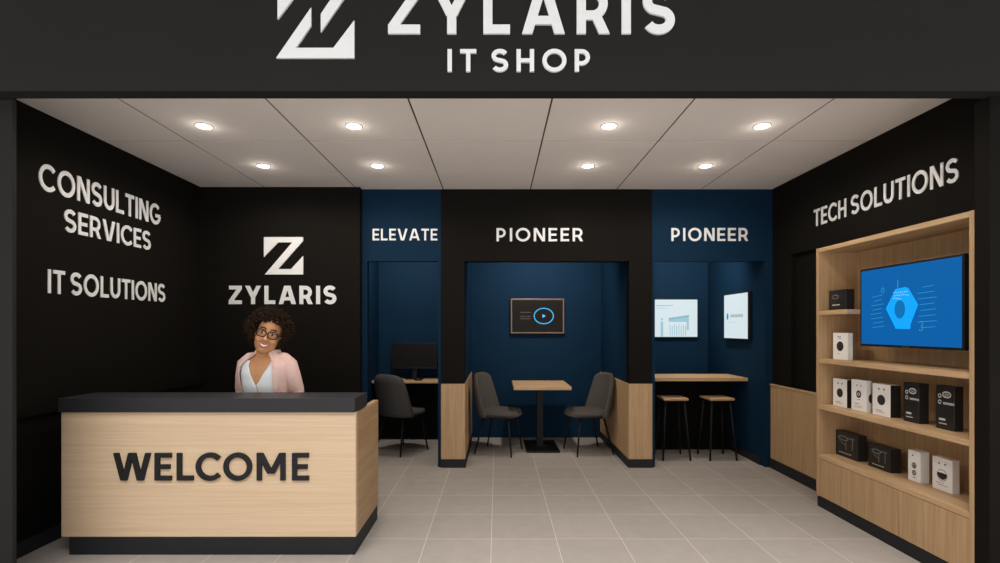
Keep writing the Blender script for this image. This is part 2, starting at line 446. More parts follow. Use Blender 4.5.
# letters are sub-parts of the front panel
bpy.data.objects.remove(wl)
tot = 0; lay = []
gaps = {'W': .15, 'E': .20, 'L': .09, 'C': .11, 'O': .18, 'M': .25}
for ch in 'WELCOME':
    w, g = glyph(ch, .178); lay.append((tot, g)); tot += w+gaps[ch]
tot -= gaps['E']
xa, xb = (114.5-497)/s, (309.3-497)/s; k = (xb-xa)/tot
for off, g in lay:
    bm = B(); pieces_to_bm(bm, g, .014, lambda q: (xa+(off+q[0])*k, (328-480)/s+q[1]*27.3/s))
    bm.transform(Matrix.Translation((0, YF, 1.5)) @ Matrix.Rotation(PI/2, 4, 'X'))
    obj('letter', bm, LETBLK, fp)

# ------------------------------------------------------------------ downlights
lamp_names = {0: 'leftmost', 1: 'second from the left', 2: 'third from the left', 3: 'rightmost'}
proto = None
for row, (dd, xx) in enumerate(((3.695, (-2.165, -1.057, .828, 1.959)), (4.60, (-2.15, -1.10, .837, 1.92)))):
    for i, x in enumerate(xx):
        lab = 'round recessed ceiling downlight, %s of the %s row' % (lamp_names[i], ('front', 'rear')[row])
        if proto is None:
            proto = thing('ceiling_light', lab, 'ceiling light', (x, dd, CE), group='downlights in the shop ceiling')
            bm = B(); ring(bm, (0, 0, -.003), .055, .005, n=40); obj('trim_ring', bm, WHITE, proto, False, True)
            bm = B(); lathe(bm, [(.0, -.001), (.050, -.001), (.050, -.006), (.040, -.009), (.0, -.011)][1:], n=40); obj('lens', bm, LAMP, proto, False, True)
        else:
            dup(proto, (x, dd, CE), (0, 0, 0), lab, 'downlights in the shop ceiling')
def spot(x, y, z, e, size=110, blend=.6, col=(1, .89, .77), r=.05, rot=(0, 0, 0)):
    l = bpy.data.lights.new('downlight_beam', 'SPOT'); l.energy = e; l.spot_size = math.radians(size); l.spot_blend = blend
    l.color = col; l.shadow_soft_size = r
    o = bpy.data.objects.new('downlight_beam', l); C.objects.link(o); o.location = (x, y, z); o.rotation_euler = rot
    return o

# ------------------------------------------------------------------ display unit in the right wall
UX, UB, UY0, UY1, UT = 2.70, 3.02, 2.83, 4.23, 2.169
u = thing('display_unit', 'tall built-in oak display unit with shelves, screen bay and low doors on the right wall', 'shelving unit', (2.86, 3.53, 0))
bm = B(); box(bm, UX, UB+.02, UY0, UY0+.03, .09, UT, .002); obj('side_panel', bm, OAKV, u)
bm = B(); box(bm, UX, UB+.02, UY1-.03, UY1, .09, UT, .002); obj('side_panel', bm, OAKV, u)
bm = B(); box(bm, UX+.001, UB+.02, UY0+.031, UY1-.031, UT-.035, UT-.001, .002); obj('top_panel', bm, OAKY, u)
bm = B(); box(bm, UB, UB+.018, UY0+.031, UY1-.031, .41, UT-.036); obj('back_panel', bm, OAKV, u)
for z, ya in ((1.645, 3.86), (1.243, UY0+.031), (.858, UY0+.031), (.445, UY0+.031)):
    bm = B(); box(bm, UX+.004, UB-.001, ya, UY1-.031, z-.036, z, .002); obj('shelf', bm, OAKY, u)
ds = [UY1-.031, 3.80, 3.37, UY0+.031]
for k in range(3):
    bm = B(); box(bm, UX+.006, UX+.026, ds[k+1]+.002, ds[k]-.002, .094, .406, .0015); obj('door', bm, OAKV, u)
bm = B(); box(bm, UX+.03, UB, UY0+.031, UY1-.031, .09, .125); obj('bottom_panel', bm, OAKY, u)
bm = B(); box(bm, UX+.008, UB+.02, UY0+.004, UY1-.004, 0, .0895, .002); obj('plinth', bm, PLINTH, u)

# wall television in the unit; built in its own plane (x right, y up, z out) and turned to face -X
def panel_screen(name, label, loc, rot, w, h, dep, screen_mat, bez=.012, frame_mat=None, mount=.0):
    t = thing(name, label, 'screen', loc, rot)
    bm = B(); box(bm, -w/2, w/2, -h/2, h/2, mount, mount+dep, .004); obj('casing', bm, frame_mat or PLASTIC, t, False)
    bm = B(); box(bm, -w/2+bez, w/2-bez, -h/2+bez, h/2-bez, mount+dep, mount+dep+.002); sc = obj('display', bm, screen_mat, t, False)
    if mount:
        bm = B(); box(bm, -w/6, w/6, -h/5, h/5, 0, mount+.002, .003); obj('wall_bracket', bm, METAL, t, False)
    return t, sc, mount+dep+.002
def mark(parent, pieces, z, m, name='graphic', th=.001):
    if 1 < len(pieces) <= 4:
        for p in pieces: mark(parent, [p], z, m, name, th)
        return
    bm = B(); pieces_to_bm(bm, pieces, th, lambda q: (q[0], q[1])); bm.transform(Matrix.Translation((0, 0, z)))
    return obj(name, bm, m, parent, world=False)
RW = (PI/2, 0, -PI/2)
cy_, w_ = (3.0+3.85)/2, .86
tv, sc, z_ = panel_screen('television', 'wide screen showing a bright blue hexagon graphic, mounted in the oak display unit', (UB, cy_, 1.656), RW, w_, .585, .055, glow('blue_screen', (.002, .105, .36), 1.0), bez=.016, mount=.165)
G1 = glow('graphic_bright', (.006, .36, .95), 1.0); G2 = glow('graphic_line', (.03, .30, .55), 1.0); G3 = glow('graphic_dot', (.55, .85, 1.0), .9)
def T(u, v): return ((u-.5)*w_, (.5-v)*.585)
hexa = [(.385, .335), (.40, .30), (.50, .285), (.53, .305), (.62, .50), (.55, .72), (.545, .78), (.40, .775), (.39, .74), (.30, .53)]
mark(sc, [('poly', [T(*p) for p in hexa])], z_, G1)
def ell(cx, cy, rx, ry, n=28): return [(cx+rx*math.cos(2*PI*i/n), cy+ry*math.sin(2*PI*i/n)) for i in range(n)]
c0 = T(.445, .545); mark(sc, [('poly', ell(c0[0], c0[1], .045, .064))], z_+.001, glow('graphic_hole', (.004, .15, .42), 1.0))
dots = []
for i in range(18):
    a = T(.385+.022*(i % 7)+.01*((i//7) % 2), .345+.035*(i//7)+random.uniform(-.008, .008)); dots.append(('poly', ell(a[0], a[1], .0032, .0032, 8)))
mark(sc, dots, z_+.001, G3)
lines = []
for k in range(8):
    v = .36+.055*k
    a = random.uniform(.12, .17); b_ = random.uniform(.25, .30)
    x0, y0 = T(a, v+.02); x1, y1 = T(b_-.01, v)
    lines.append(('poly', [(x0, y0), (x1, y1), (x1, y1+.0035), (x0, y0+.0035)]))
    a = random.uniform(.60, .66); b_ = random.uniform(.76, .80); v = .30+.065*k
    x0, y0 = T(a, v+.012); x1, y1 = T(b_, v)
    lines.append(('poly', [(x0, y0), (x1, y1), (x1, y1+.0035), (x0, y0+.0035)]))
a = T(.265, .30); lines.append(strip([(a[0]+p[0]*.014, a[1]+p[1]*.018) for p in arc(0, 0, 1, 1, -100, 230, 16)], .004))
a = T(.645, .745); lines.append(strip([(a[0]+p[0]*.014, a[1]+p[1]*.018) for p in arc(0, .9, 1, .8, 150, -90, 12)+arc(0, -.8, 1, .9, 90, -160, 12)], .004))
x0, y0 = T(.425, .19); lines.append(rect(x0-.003, x0+.003, y0-.06, y0))
mark(sc, lines, z_, G2)
bm = B(); box(bm, -.035, .035, -.2895, -.283, z_-.002, z_+.0005); obj('nameplate', bm, CHROME, tv, False)

# booth screens
t1, s1, z1 = panel_screen('wall_screen', 'dark wall screen with glowing play ring and thin bronze edge in the middle booth', (.55, 6.85, 1.663), FRONT, .728, .475, .045, SCREENOFF, bez=.02, frame_mat=mat('bronze_edge', (.16, .085, .045), .4, noise=.05), mount=.012)
mark(s1, [strip(arc(.085, .0, .13, .105, 0, 360, 40)[:-1], .014, True)], z1, glow('ring_glow', (.06, .42, .75), 1.0))
mark(s1, [('poly', [(.068, -.024), (.068, .024), (.112, 0)])], z1, glow('play_glow', (.10, .50, .95), 1.2))
GM = glow('dim_text', (.11, .085, .07), 1.0)
mark(s1, [rect(-.235, -.085, .045, .054), rect(-.235, -.16, -.01, .0), rect(-.15, -.09, -.01, .0), rect(-.235, -.095, -.042, -.032)], z1, GM)
PANEL = glow('pale_screen', (.60, .70, .74), 1.0); PB = glow('pale_blue_graphic', (.30, .50, .60), 1.0); PT = glow('teal_graphic', (.03, .26, .40), 1.0); PG = glow('grey_graphic', (.28, .33, .38), 1.0)
t2, s2, z2 = panel_screen('wall_screen', 'pale screen with a bar chart on the back wall above the bar counter', (2.275, 6.85, 1.633), FRONT, .93, .535, .035, PANEL, bez=.014, mount=.01)
g = [rect(-.20+.0, .26, .11+.02*0, .125)]
mark(s2, [rect(-.11, .08, .168, .176), rect(.085, .12, .168, .176)], z2, PG)
mark(s2, [rect(-.11, .05, .135, .141), rect(-.05, -.014, -.25, -.05), rect(-.044, -.018, -.03, .0)], z2, PB)
mark(s2, [('poly', [(.06, -.05), (.335, -.05), (.335, .045), (.06, .005)]), rect(.305, .335, -.16, -.05)]+[rect(.075+.030*i, .085+.030*i, -.24, -.085-.02*(i % 2)) for i in range(8)], z2, PB)
mark(s2, [('poly', ell(.072+.023*i, -.012+.0035*i, .006, .008, 8)) for i in range(12)], z2+.001, PT)
t3, s3, z3 = panel_screen('wall_screen', 'pale screen with a small logo line on the side wall of the bar booth', (2.89, 5.955, 1.641), RW, .61, .555, .04, PANEL, bez=.014, mount=.01)
mark(s3, [('poly', ell(-.20, .0, .025, .040, 20))], z3, PT)
mark(s3, [rect(-.12+.035*i, -.12+.035*i+.022, -.014, .022) for i in range(9)], z3, PG)
mark(s3, [rect(-.18, .02, -.075, -.071)], z3, PB)

# ------------------------------------------------------------------ product boxes
def carton(label, zs, xl, xr, side, ytop, ybr, xf, m, kind, side_mat=None, group=None):
    """front faces -X; xl/xr the photo columns of its front, side the photo width of its end"""
    dl = 500*xf/(xl-497); dr = 500*xf/(xr-497); s = 500/dr
    w = dl-dr; dep = side/s; h = (1.5-(ytop-328)/s)-zs
    dep = min(dep, UB-xf-.006)
    t = thing('product_box', label, 'box', (xf+dep/2, (dl+dr)/2, zs), RW[:0]+(0, 0, 0), group)
    # local: x in depth, y along wall
    t.rotation_euler = (0, 0, 0)
    bm = B(); box(bm, -dep/2, dep/2, -w/2, w/2, 0, h, .0015, 1); bd = obj('carton', bm, m, t, False)
    if side_mat:
        bm = B(); box(bm, -dep/2+.001, dep/2-.001, -w/2-.0008, -w/2, .001, h-.001); obj('end_panel', bm, side_mat, t, False)
    F = Matrix.Translation((-dep/2, 0, 0)) @ Matrix(((0, 0, -1, 0), (-1, 0, 0, 0), (0, 1, 0, 0), (0, 0, 0, 1)))
    def pr(pieces, mm, name='print', th=.0008):
        if name != 'print' and len(pieces) > 1:
            for p in pieces: pr([p], mm, name, th)
            return
        bm = B(); pieces_to_bm(bm, pieces, th, lambda q: (q[0]*w, q[1]*h)); bm.transform(F); obj(name, bm, mm, t, False)
    def circ(cx, cy, r): return ('poly', ell(cx, cy, r, r*w/h, 24))
    def ringp(cx, cy, r, th=.05): return strip([(cx+r*math.cos(a*PI/10), cy+r*w/h*math.sin(a*PI/10)) for a in range(20)], th, True)
    ink = INK
    if kind == 'lens':
        pr([circ(0, .50, .22)], INK, 'lens_picture'); pr([circ(-.13, .84, .05), circ(.15, .84, .05), rect(-.3, .05, .16, .18), rect(-.3, .2, .11, .125)], INKG)
    if kind == 'ring':
        pr([ringp(0, .54, .13, .07), circ(0, .54, .05)], INK, 'lens_picture'); pr([circ(-.12, .82, .04), circ(.14, .82, .04), rect(-.12, .12, .36, .375), rect(-.28, .05, .22, .24), rect(-.28, .25, .15, .16), rect(-.28, .15, .11, .12)], INKG)
    if kind == 'two':
        pr([circ(0, .52, .17), circ(0, .28, .15)], CARDG, 'lens_picture'); pr([circ(-.12, .84, .06), rect(-.1, .12, .12, .14), ringp(0, .52, .17, .03), ringp(0, .28, .15, .03), circ(0, .5, .06)], INK)
    if kind == 'bowl':
        pr([strip([(p[0], p[1]) for p in arc(0, .50, .24, .02, 0, 180, 14)], .05), ('poly', arc(0, .50, .24, .16, 180, 360, 16)), ], INK, 'lens_picture')
        pr([ringp(0, .47, .25, .02), circ(-.15, .82, .05), circ(.15, .82, .05), rect(-.3, .1, .22, .235), rect(-.2, .28, .16, .175)], INKG)
    if kind == 'tall':
        pr([strip([(.10+.22*math.cos(a*PI/10), .80+.06*math.sin(a*PI/10)) for a in range(20)], .035, True), rect(0, .22, .79, .81),
            ringp(-.28, .76, .08, .025), ringp(-.28, .62, .08, .025)], INKW)
        pr([rect(-.08+.10*i, -.08+.10*i+.075, .575, .625) for i in range(6)]+[rect(-.32, .02, .20, .25), rect(-.32, .10, .12, .14)], INKW)
    if kind == 'wide':
        pr([strip([(-.12+.20*math.cos(a*PI/10), .74+.08*math.sin(a*PI/10)) for a in range(20)], .03, True), strip([(.06, .78), (.36, .80)], .03),
            strip([(.0, .66), (.0, .28)], .02), strip([(.28, .78), (.28, .34)], .02), strip([(-.28, .62), (-.1, .5), (0, .48)], .02)], INKG)
        pr([rect(-.3+.09*i, -.3+.09*i+.07, .14, .17) for i in range(6)], INKW)
    if kind == 'mini':
        pr([strip([(-.12+.18*math.cos(a*PI/10), .66+.09*math.sin(a*PI/10)) for a in range(20)], .03, True)], INKG)
        pr([rect(-.3, .15, .24, .29)], INKW)
    if kind == 'cube':
        pr([circ(0, .50, .23)], INK, 'lens_picture'); pr([rect(-.18, .05, .84, .87), rect(-.12, .08, .78, .80), rect(-.15, -.02, .2, .22)], INKG)
    return t, w, h, dep
g1 = 'boxes in the display unit'
z4, z3_, z2_, z1_ = .445, .858, 1.243, 1.645
carton('small black box alone on the short top shelf left of the big blue screen', z1_, 829, 846, 8.6, 289, 309, 2.78, CARDK, 'mini', group=g1)
carton('white box with black disc alone on the second shelf below the big blue screen', z2_, 833, 847.5, 5.5, 333, 359, 2.79, CARDW, 'cube', group=g1)
carton('leftmost white box with black disc on the long middle shelf', z3_, 833, 846.9, 4.2, 380, 407, 2.80, CARDW, 'lens', side_mat=CARDK, group=g1)
b2, w2, h2, d2 = carton('white box with small ring emblem, second from the left on the middle shelf', z3_, 851.4, 866.3, 5.4, 381, 411, 2.80, CARDW, 'ring', group=g1)
bm = B(); pieces_to_bm(bm, [('poly', [(d2/2-.002, h2*.44+.032*math.sin(a)) if i in (0,) else (d2/2-.002-.022*math.cos(a), h2*.44+.036*math.sin(a)) for i, a in enumerate([-PI/2+PI*k/14 for k in range(15)])])], .0008, lambda q: q)
bm.transform(Matrix.Translation((0, -w2/2, 0)) @ Matrix.Rotation(PI/2, 4, 'X')); obj('print', bm, INK, b2, False)
carton('larger white box with black end beside the black boxes on the middle shelf', z3_, 872.4, 890.4, 10.4, 385.5, 416, 2.81, CARDW, 'lens', side_mat=CARDK, group=g1)
carton('tall black box with pale print, left one of the tall black pair', z3_, 903.5, 919, 10, 384, 422.7, 2.82, CARDK, 'tall', group=g1)
carton('tall black box with pale print at the right end of the middle shelf', z3_, 935.8, 954.3, 9.2, 387, 429, 2.83, CARDK, 'tall', group=g1)
carton('wide black box at the left end of the lowest shelf', z4, 834.8, 857.8, 9, 436, 461, 2.845, CARDK, 'wide', group=g1)
carton('wide black box beside the white boxes on the lowest shelf', z4, 868.3, 890.2, 11, 449.5, 472, 2.855, CARDK, 'wide', group=g1)
carton('narrow white box with two grey discs on the lowest shelf', z4, 908, 920.3, 9.2, 452.5, 481, 2.87, CARDW, 'two', group=g1)
carton('white box with bowl-shaped dark picture at the right end of the lowest shelf', z4, 932.3, 952.3, 7.5, 461, 492, 2.885, CARDW, 'bowl', group=g1)

# ------------------------------------------------------------------ middle booth: table and chairs
t = thing('cafe_table', 'square oak-topped pedestal table on a black base in the middle booth', 'table', (.54, 6.31, 0))
bm = B(); box(bm, .197, .888, 5.95, 6.68, .76, .80, .004); obj('tabletop', bm, OAKX, t)
bm = B(); box(bm, .50, .58, 6.27, 6.35, .03, .75, .004); obj('pedestal', bm, METAL, t)
bm = B(); box(bm, .355, .755, 6.00, 6.60, 0, .022, .004); box(bm, .47, .61, 6.24, 6.38, .022, .034, .004); obj('base_plate', bm, METAL, t)
bm = B(); box(bm, .40, .68, 6.17, 6.45, .748, .759, .002); obj('top_bracket', bm, METAL, t)

def make_chair(label, fab, loc, rz):
    """local: front of the seat towards -Y, origin on the floor"""
    t = thing('cafe_chair', label, 'chair', loc, (0, 0, rz))
    # seat pad: rounded, dished, nose rolled down
    bm = B(); nu, nv = 14, 14; top = []; bot = []
    def seatpt(u, v, low):
        hw = .245*(1-.10*(v < 0)*v*v-.03*(1-v)*.5)
        x = u*hw*math.sqrt(1-.42*abs(v)**5); y = v*.25*math.sqrt(1-.30*abs(u)**5)
        e = max(abs(u), abs(v))
        z = .515-.012*(1-u*u)*(1-v*v)+.012*abs(u)**2 - .03*max(0, -v-.6)**1*1.2
        drop = .035*max(0, e-.80)/.2*max(0, e-.80)/.2
        if low: z -= .080-.030*e**5
        else: z -= drop*1.2
        return Vector((x, y, z))
    for low, arr in ((0, top), (1, bot)):
        for i in range(nu+1):
            arr.append([bm.verts.new(seatpt(-1+2*i/nu, -1+2*j/nv, low)) for j in range(nv+1)])
    for i in range(nu):
        for j in range(nv):
            bm.faces.new((top[i][j], top[i+1][j], top[i+1][j+1], top[i][j+1]))
            bm.faces.new((bot[i][j], bot[i][j+1], bot[i+1][j+1], bot[i+1][j]))
    for i in range(nu):
        bm.faces.new((top[i][0], bot[i][0], bot[i+1][0], top[i+1][0])); bm.faces.new((top[i][nv], top[i+1][nv], bot[i+1][nv], bot[i][nv]))
        bm.faces.new((top[0][i], top[0][i+1], bot[0][i+1], bot[0][i])); bm.faces.new((top[nu][i], bot[nu][i], bot[nu][i+1], top[nu][i+1]))
    obj('seat', bm, fab, t, False, True)
    # wrap-around back shell
    bm = B(); nu, nv = 20, 14; inn = []; out = []
    for k, arr in ((0, inn), (1, out)):
        for i in range(nu+1):
            u = -1+2*i/nu; row = []
            for j in range(nv+1):
                v = j/nv
                hw = .262-.045*v**2
                ang = u*1.05
                r = hw/math.sin(1.05)
                z = .450+.505*v-.060*abs(u)**3.5*v - .0
                yb = .235+.045*v**1.2-(.03*(1-v)**3)
                wing = (1-math.cos(ang))*r*(.85-.25*v)
                x = r*math.sin(ang); y = yb-wing
                off = (.0 if k == 0 else .055)*(1-.55*max(0, v-.85)/.15)*(1-.5*max(0, abs(u)-.85)/.15)
                n = Vector((math.sin(ang), math.cos(ang)))
                row.append(bm.verts.new((x+n.x*off, y+n.y*off, z-(0 if k == 0 else .006*(v > .9)))))
            arr.append(row)
    for i in range(nu):
        for j in range(nv):
            bm.faces.new((inn[i][j], inn[i][j+1], inn[i+1][j+1], inn[i+1][j])); bm.faces.new((out[i][j], out[i+1][j], out[i+1][j+1], out[i][j+1]))
        bm.faces.new((inn[i][0], inn[i+1][0], out[i+1][0], out[i][0])); bm.faces.new((inn[i][nv], out[i][nv], out[i+1][nv], inn[i+1][nv]))
    for j in range(nv):
        bm.faces.new((inn[0][j], out[0][j], out[0][j+1], inn[0][j+1])); bm.faces.new((inn[nu][j], inn[nu][j+1], out[nu][j+1], out[nu][j]))
    obj('backrest', bm, fab, t, False, True)
    bm = B(); box(bm, -.17, .17, -.15, .17, .425, .445, .006); obj('seat_frame', bm, METAL, t, False)
    for sx in (-1, 1):
        for sy, yb in ((-1, -.15), (1, .15)):
            bm = B(); tube(bm, [(sx*.155, yb, .44), (sx*.215, yb+sy*(.06 if sy < 0 else .10), 0)], [.0135, .009], 12); obj('leg', bm, METAL, t, False, True)
    return t
ch = make_chair('taupe upholstered chair on the left side of the pedestal table', FAB, (.04, 6.06, 0), PI/2-.34)
dup(ch, (1.085, 6.06, 0), (0, 0, -PI/2+.24), 'taupe upholstered chair on the right side of the pedestal table')
ch['group'] = 'chairs at the pedestal table'
for o in C.objects:
    if o.name.startswith('cafe_chair'): o['group'] = 'chairs at the pedestal table'
make_chair('dark grey upholstered chair seen from behind at the computer desk', FABG, (-1.15, 6.12, 0), PI-.62)

# ------------------------------------------------------------------ computer booth
t = thing('wall_desk', 'shallow oak wall desk holding the black monitor in the left booth', 'desk', (-1.12, 6.64, 0))
bm = B(); box(bm, -1.618, -.606, 6.44, 6.85, .784, .817, .010); obj('desktop', bm, OAKX, t)
bm = B(); box(bm, -1.60, -.62, 6.72, 6.74, .02, .783, .002); obj('modesty_panel', bm, BLACKWALL2, t)
bm = B(); box(bm, -1.60, -1.57, 6.52, 6.72, 0, .783, .002); obj('leg', bm, BLACKWALL2, t)
bm = B(); box(bm, -.66, -.63, 6.52, 6.72, 0, .783, .002); obj('leg', bm, BLACKWALL2, t)
t = thing('computer_monitor', 'black switched-off computer monitor standing on the oak wall desk', 'monitor', (-1.09, 6.70, .817))
dM = 6.66
bm = B(); x0, zt = px(391.5, 343, dM); x1, zb = px(437, 368.8, dM); box(bm, x0, x1, dM, dM+.03, zb, zt, .004); obj('casing', bm, PLASTIC, t)
bm = B(); box(bm, x0+.008, x1-.008, dM-.0015, dM, zb+.022, zt-.008); obj('display', bm, SCREENOFF, t)
xm = (x0+x1)/2
bm = B(); box(bm, xm-.03, xm+.03, dM+.03, dM+.055, .825, 1.10, .004); obj('stand_neck', bm, PLASTIC, t)
bm = B(); box(bm, xm-.12, xm+.12, 6.62, 6.80, .818, .828, .004); obj('stand_base', bm, PLASTIC, t)
bm = B()
x, _ = px(418, 377, 6.50); ball(bm, (x, 6.50, .818+.012), (.05, .035, .022), 20)
bmesh.ops.bisect_plane(bm, geom=bm.verts[:]+bm.edges[:]+bm.faces[:], plane_co=(0, 0, .8185), plane_no=(0, 0, -1), clear_outer=True)
bmesh.ops.holes_fill(bm, edges=[e for e in bm.edges if e.is_boundary])
o = obj('computer_mouse', bm, PLASTIC, None, smooth=True); tag(o, 'small black mouse lying on the oak desk before the monitor', 'mouse')

# ------------------------------------------------------------------ bar booth
t = thing('bar_counter', 'high oak bar counter with black panel below in the right booth', 'counter', (2.3, 6.0, 0))
bm = B(); box(bm, 1.704, 2.886, 5.745, 6.25, .888, .927, .006); obj('countertop', bm, OAKX, t)
bm = B(); box(bm, 1.704, 2.868, 6.17, 6.19, 0, .887, .002); obj('front_panel', bm, BLACKWALL2, t)
def make_stool(label, loc, rz):
    t = thing('bar_stool', label, 'stool', loc, (0, 0, rz), 'stools at the bar counter')
    bm = B(); box(bm, -.142, .142, -.14, .14, .675, .703, .010, 3); obj('seat', bm, OAKX, t, False)
    bm = B(); box(bm, -.12, .12, -.11, .11, .660, .6745, .003); obj('seat_plate', bm, METAL, t, False)
    for sx in (-1, 1):
        for sy in (-1, 1):
            bm = B(); tube(bm, [(sx*.105, sy*.095, .672), (sx*.155, sy*.155, 0)], [.0125, .011], 10); obj('leg', bm, METAL, t, False, True)
    return t
st = make_stool('black-legged oak-topped bar stool nearer the middle booth', (2.03, 5.80, 0), .0)
dup(st, (2.55, 5.80, 0), (0, 0, .05), 'black-legged oak-topped bar stool nearer the side wall screen', 'stools at the bar counter')

# ------------------------------------------------------------------ the woman
PX, PY = -1.78, 3.86
man = thing('person', 'smiling woman with curly dark hair, glasses, pink blazer and white top standing behind the desk', 'person', (PX, PY, 0))
TY = Matrix.Rotation(math.radians(-9), 4, 'Z')
HM = Matrix.Translation((.026, -.03, 1.437)) @ Matrix.Rotation(math.radians(18), 4, 'Z') @ Matrix.Rotation(math.radians(17), 4, 'Y')
def tp(p): return TY @ Vector(p)
def hp(p): return HM @ Vector(p)
bm = B()
# skull and face (head frame: face towards -Y, origin mid head)
HRM = HM.to_3x3().to_4x4()
ball(bm, hp((0, .022, .045)), (.090, .112, .110), 28, HRM)
ball(bm, hp((0, -.010, -.028)), (.083, .092, .112), 28, HRM)
ball(bm, hp((0, -.048, -.100)), (.044, .040, .036), 20, HRM)      # chin
for sx in (-1, 1):
    ball(bm, hp((sx*.046, -.070, -.030)), (.030, .026, .026), 16, HRM)  # cheeks
    ball(bm, hp((sx*.036, -.085, .040)), (.032, .016, .014), 16, HRM)   # brows
    ball(bm, hp((sx*.090, .010, -.005)), (.012, .022, .034), 14, HRM)   # ears
    ball(bm, hp((sx*.016, -.106, -.030)), (.012, .013, .011), 12, HRM)  # nostril wings
tube(bm, [hp((0, -.088, .030)), hp((0, -.105, .0)), hp((0, -.117, -.026)), hp((0, -.100, -.034))], [.010, .013, .017, .012], 12)
# neck, chest, hips
tube(bm, [hp((0, .02, -.06)), Vector((-.022, .0, 1.31)), tp((0, .02, 1.25))], [.060, .060, .072], 20)
def sect_loft(bm, rows, n=32, M=None, cap=True):
    R = []
    for (z, a, b, cx, cy) in rows:
        r = []
        for k in range(n):
            th = 2*PI*k/n; c, s_ = math.cos(th), math.sin(th)
            p = Vector((cx+a*math.copysign(abs(c)**.85, c), cy+b*math.copysign(abs(s_)**.85, s_), z))
            r.append(bm.verts.new(M @ p if M else p))
        R.append(r)
    for i in range(len(R)-1):
        for k in range(n): bm.faces.new((R[i][k], R[i][(k+1) % n], R[i+1][(k+1) % n], R[i+1][k]))
    if cap: bm.faces.new(R[0][::-1]); bm.faces.new(R[-1])
    return R
TORSO = [(.70, .165, .110, 0, .01), (.80, .185, .118, 0, .01), (.90, .165, .100, 0, .005), (.98, .150, .095, 0, 0), (1.07, .165, .112, 0, -.008), (1.15, .178, .112, 0, -.005), (1.21, .185, .098, 0, 0), (1.255, .165, .082, 0, .01), (1.29, .105, .066, 0, .018), (1.315, .065, .058, 0, .02)]
sect_loft(bm, TORSO, 32, TY)
HIPZ = .74
for sx in (-1, 1):
    sh = (sx*.176, .01, 1.230); el = (sx*.224, .045, .985); wr = (sx*.170, -.170, .835)
    tube(bm, [tp((sx*.13, .01, 1.245)), tp((sx*.176, .01, 1.218)), tp((sx*.202, .025, 1.12)), tp(el), tp((sx*.21, -.05, .925)), tp(wr)], [.036, .044, .043, .038, .034, .025], 18)
    ball(bm, tp(sh), .046, 18)
    # hand lying on the worktop: palm, four fingers, thumb
    w = Vector(wr); pc = w+Vector((-sx*.008, -.055, -.028))
    ball(bm, tp(pc), (.036, .046, .015), 18, TY)
    tube(bm, [tp(w), tp(pc)], [.024, .020], 12)
    for k, ln in enumerate((.070, .080, .075, .058)):
        bx_ = pc.x+(-sx)*(.027-.018*k); root = Vector((bx_, pc.y-.030+.005*abs(k-1.5), pc.z+.002))
        sp = (-sx)*(.10-.07*k)
        tube(bm, [tp(root), tp(root+Vector((sp*ln*.4, -ln*.42, .006))), tp(root+Vector((sp*ln*.75, -ln*.75, .001))), tp(root+Vector((sp*ln, -ln, -.010)))], [.0088, .0085, .0078, .0065], 10)
    r0 = pc+Vector((-sx*.022, .018, -.002))
    tube(bm, [tp(r0), tp(r0+Vector((-sx*.026, -.020, -.003))), tp(r0+Vector((-sx*.040, -.048, -.008)))], [.013, .0105, .008], 10)
    # legs
    hx = sx*.085
    tube(bm, [tp((hx, .01, HIPZ+.02)), tp((sx*.09, .0, .58)), tp((sx*.088, -.005, .42)), tp((sx*.09, .02, .28)), tp((sx*.09, .02, .07))], [.092, .078, .055, .053, .034], 18)
    tube(bm, [tp((sx*.09, .04, .045)), tp((sx*.095, -.04, .035)), tp((sx*.10, -.15, .025))], [.035, .033, .022], 14)
body = obj('body', bm, SK, man, world=False)
md = body.modifiers.new('r', 'REMESH'); md.mode = 'VOXEL'; md.voxel_size = .0055; md.use_smooth_shade = True
sm = body.modifiers.new('s', 'SMOOTH'); sm.factor = .5; sm.iterations = 3
bake(body)
for p in body.data.polygons: p.use_smooth = True
# ---- face details as parts
for sx in (-1, 1):
    bm = B(); ball(bm, hp((sx*.037, -.084, .020)), (.016, .012, .0082), 18, HRM); e = obj('eye', bm, EYEW, man, False, True)
    bm = B(); ball(bm, hp((sx*.037-.001, -.0935, .020)), (.0078, .004, .0075), 16, HRM); obj('iris', bm, IRIS, e, False, True)
    bm = B(); tube(bm, [hp((sx*.018, -.098, .034)), hp((sx*.037, -.101, .036)), hp((sx*.056, -.092, .028))], [.0035, .004, .0025], 8); obj('eyelid', bm, mat('eyelid_skin', (.20, .08, .04), .6), man, False, True)
    bm = B(); tube(bm, [hp((sx*.014, -.104, .052)), hp((sx*.034, -.106, .061)), hp((sx*.062, -.088, .053))], [.0045, .0055, .003], 8); obj('eyebrow', bm, HAIR, man, False, True)
    bm = B(); ball(bm, hp((sx*.099, .0, -.040)), .0085, 12); obj('earring', bm, PEARL, man, False, True)
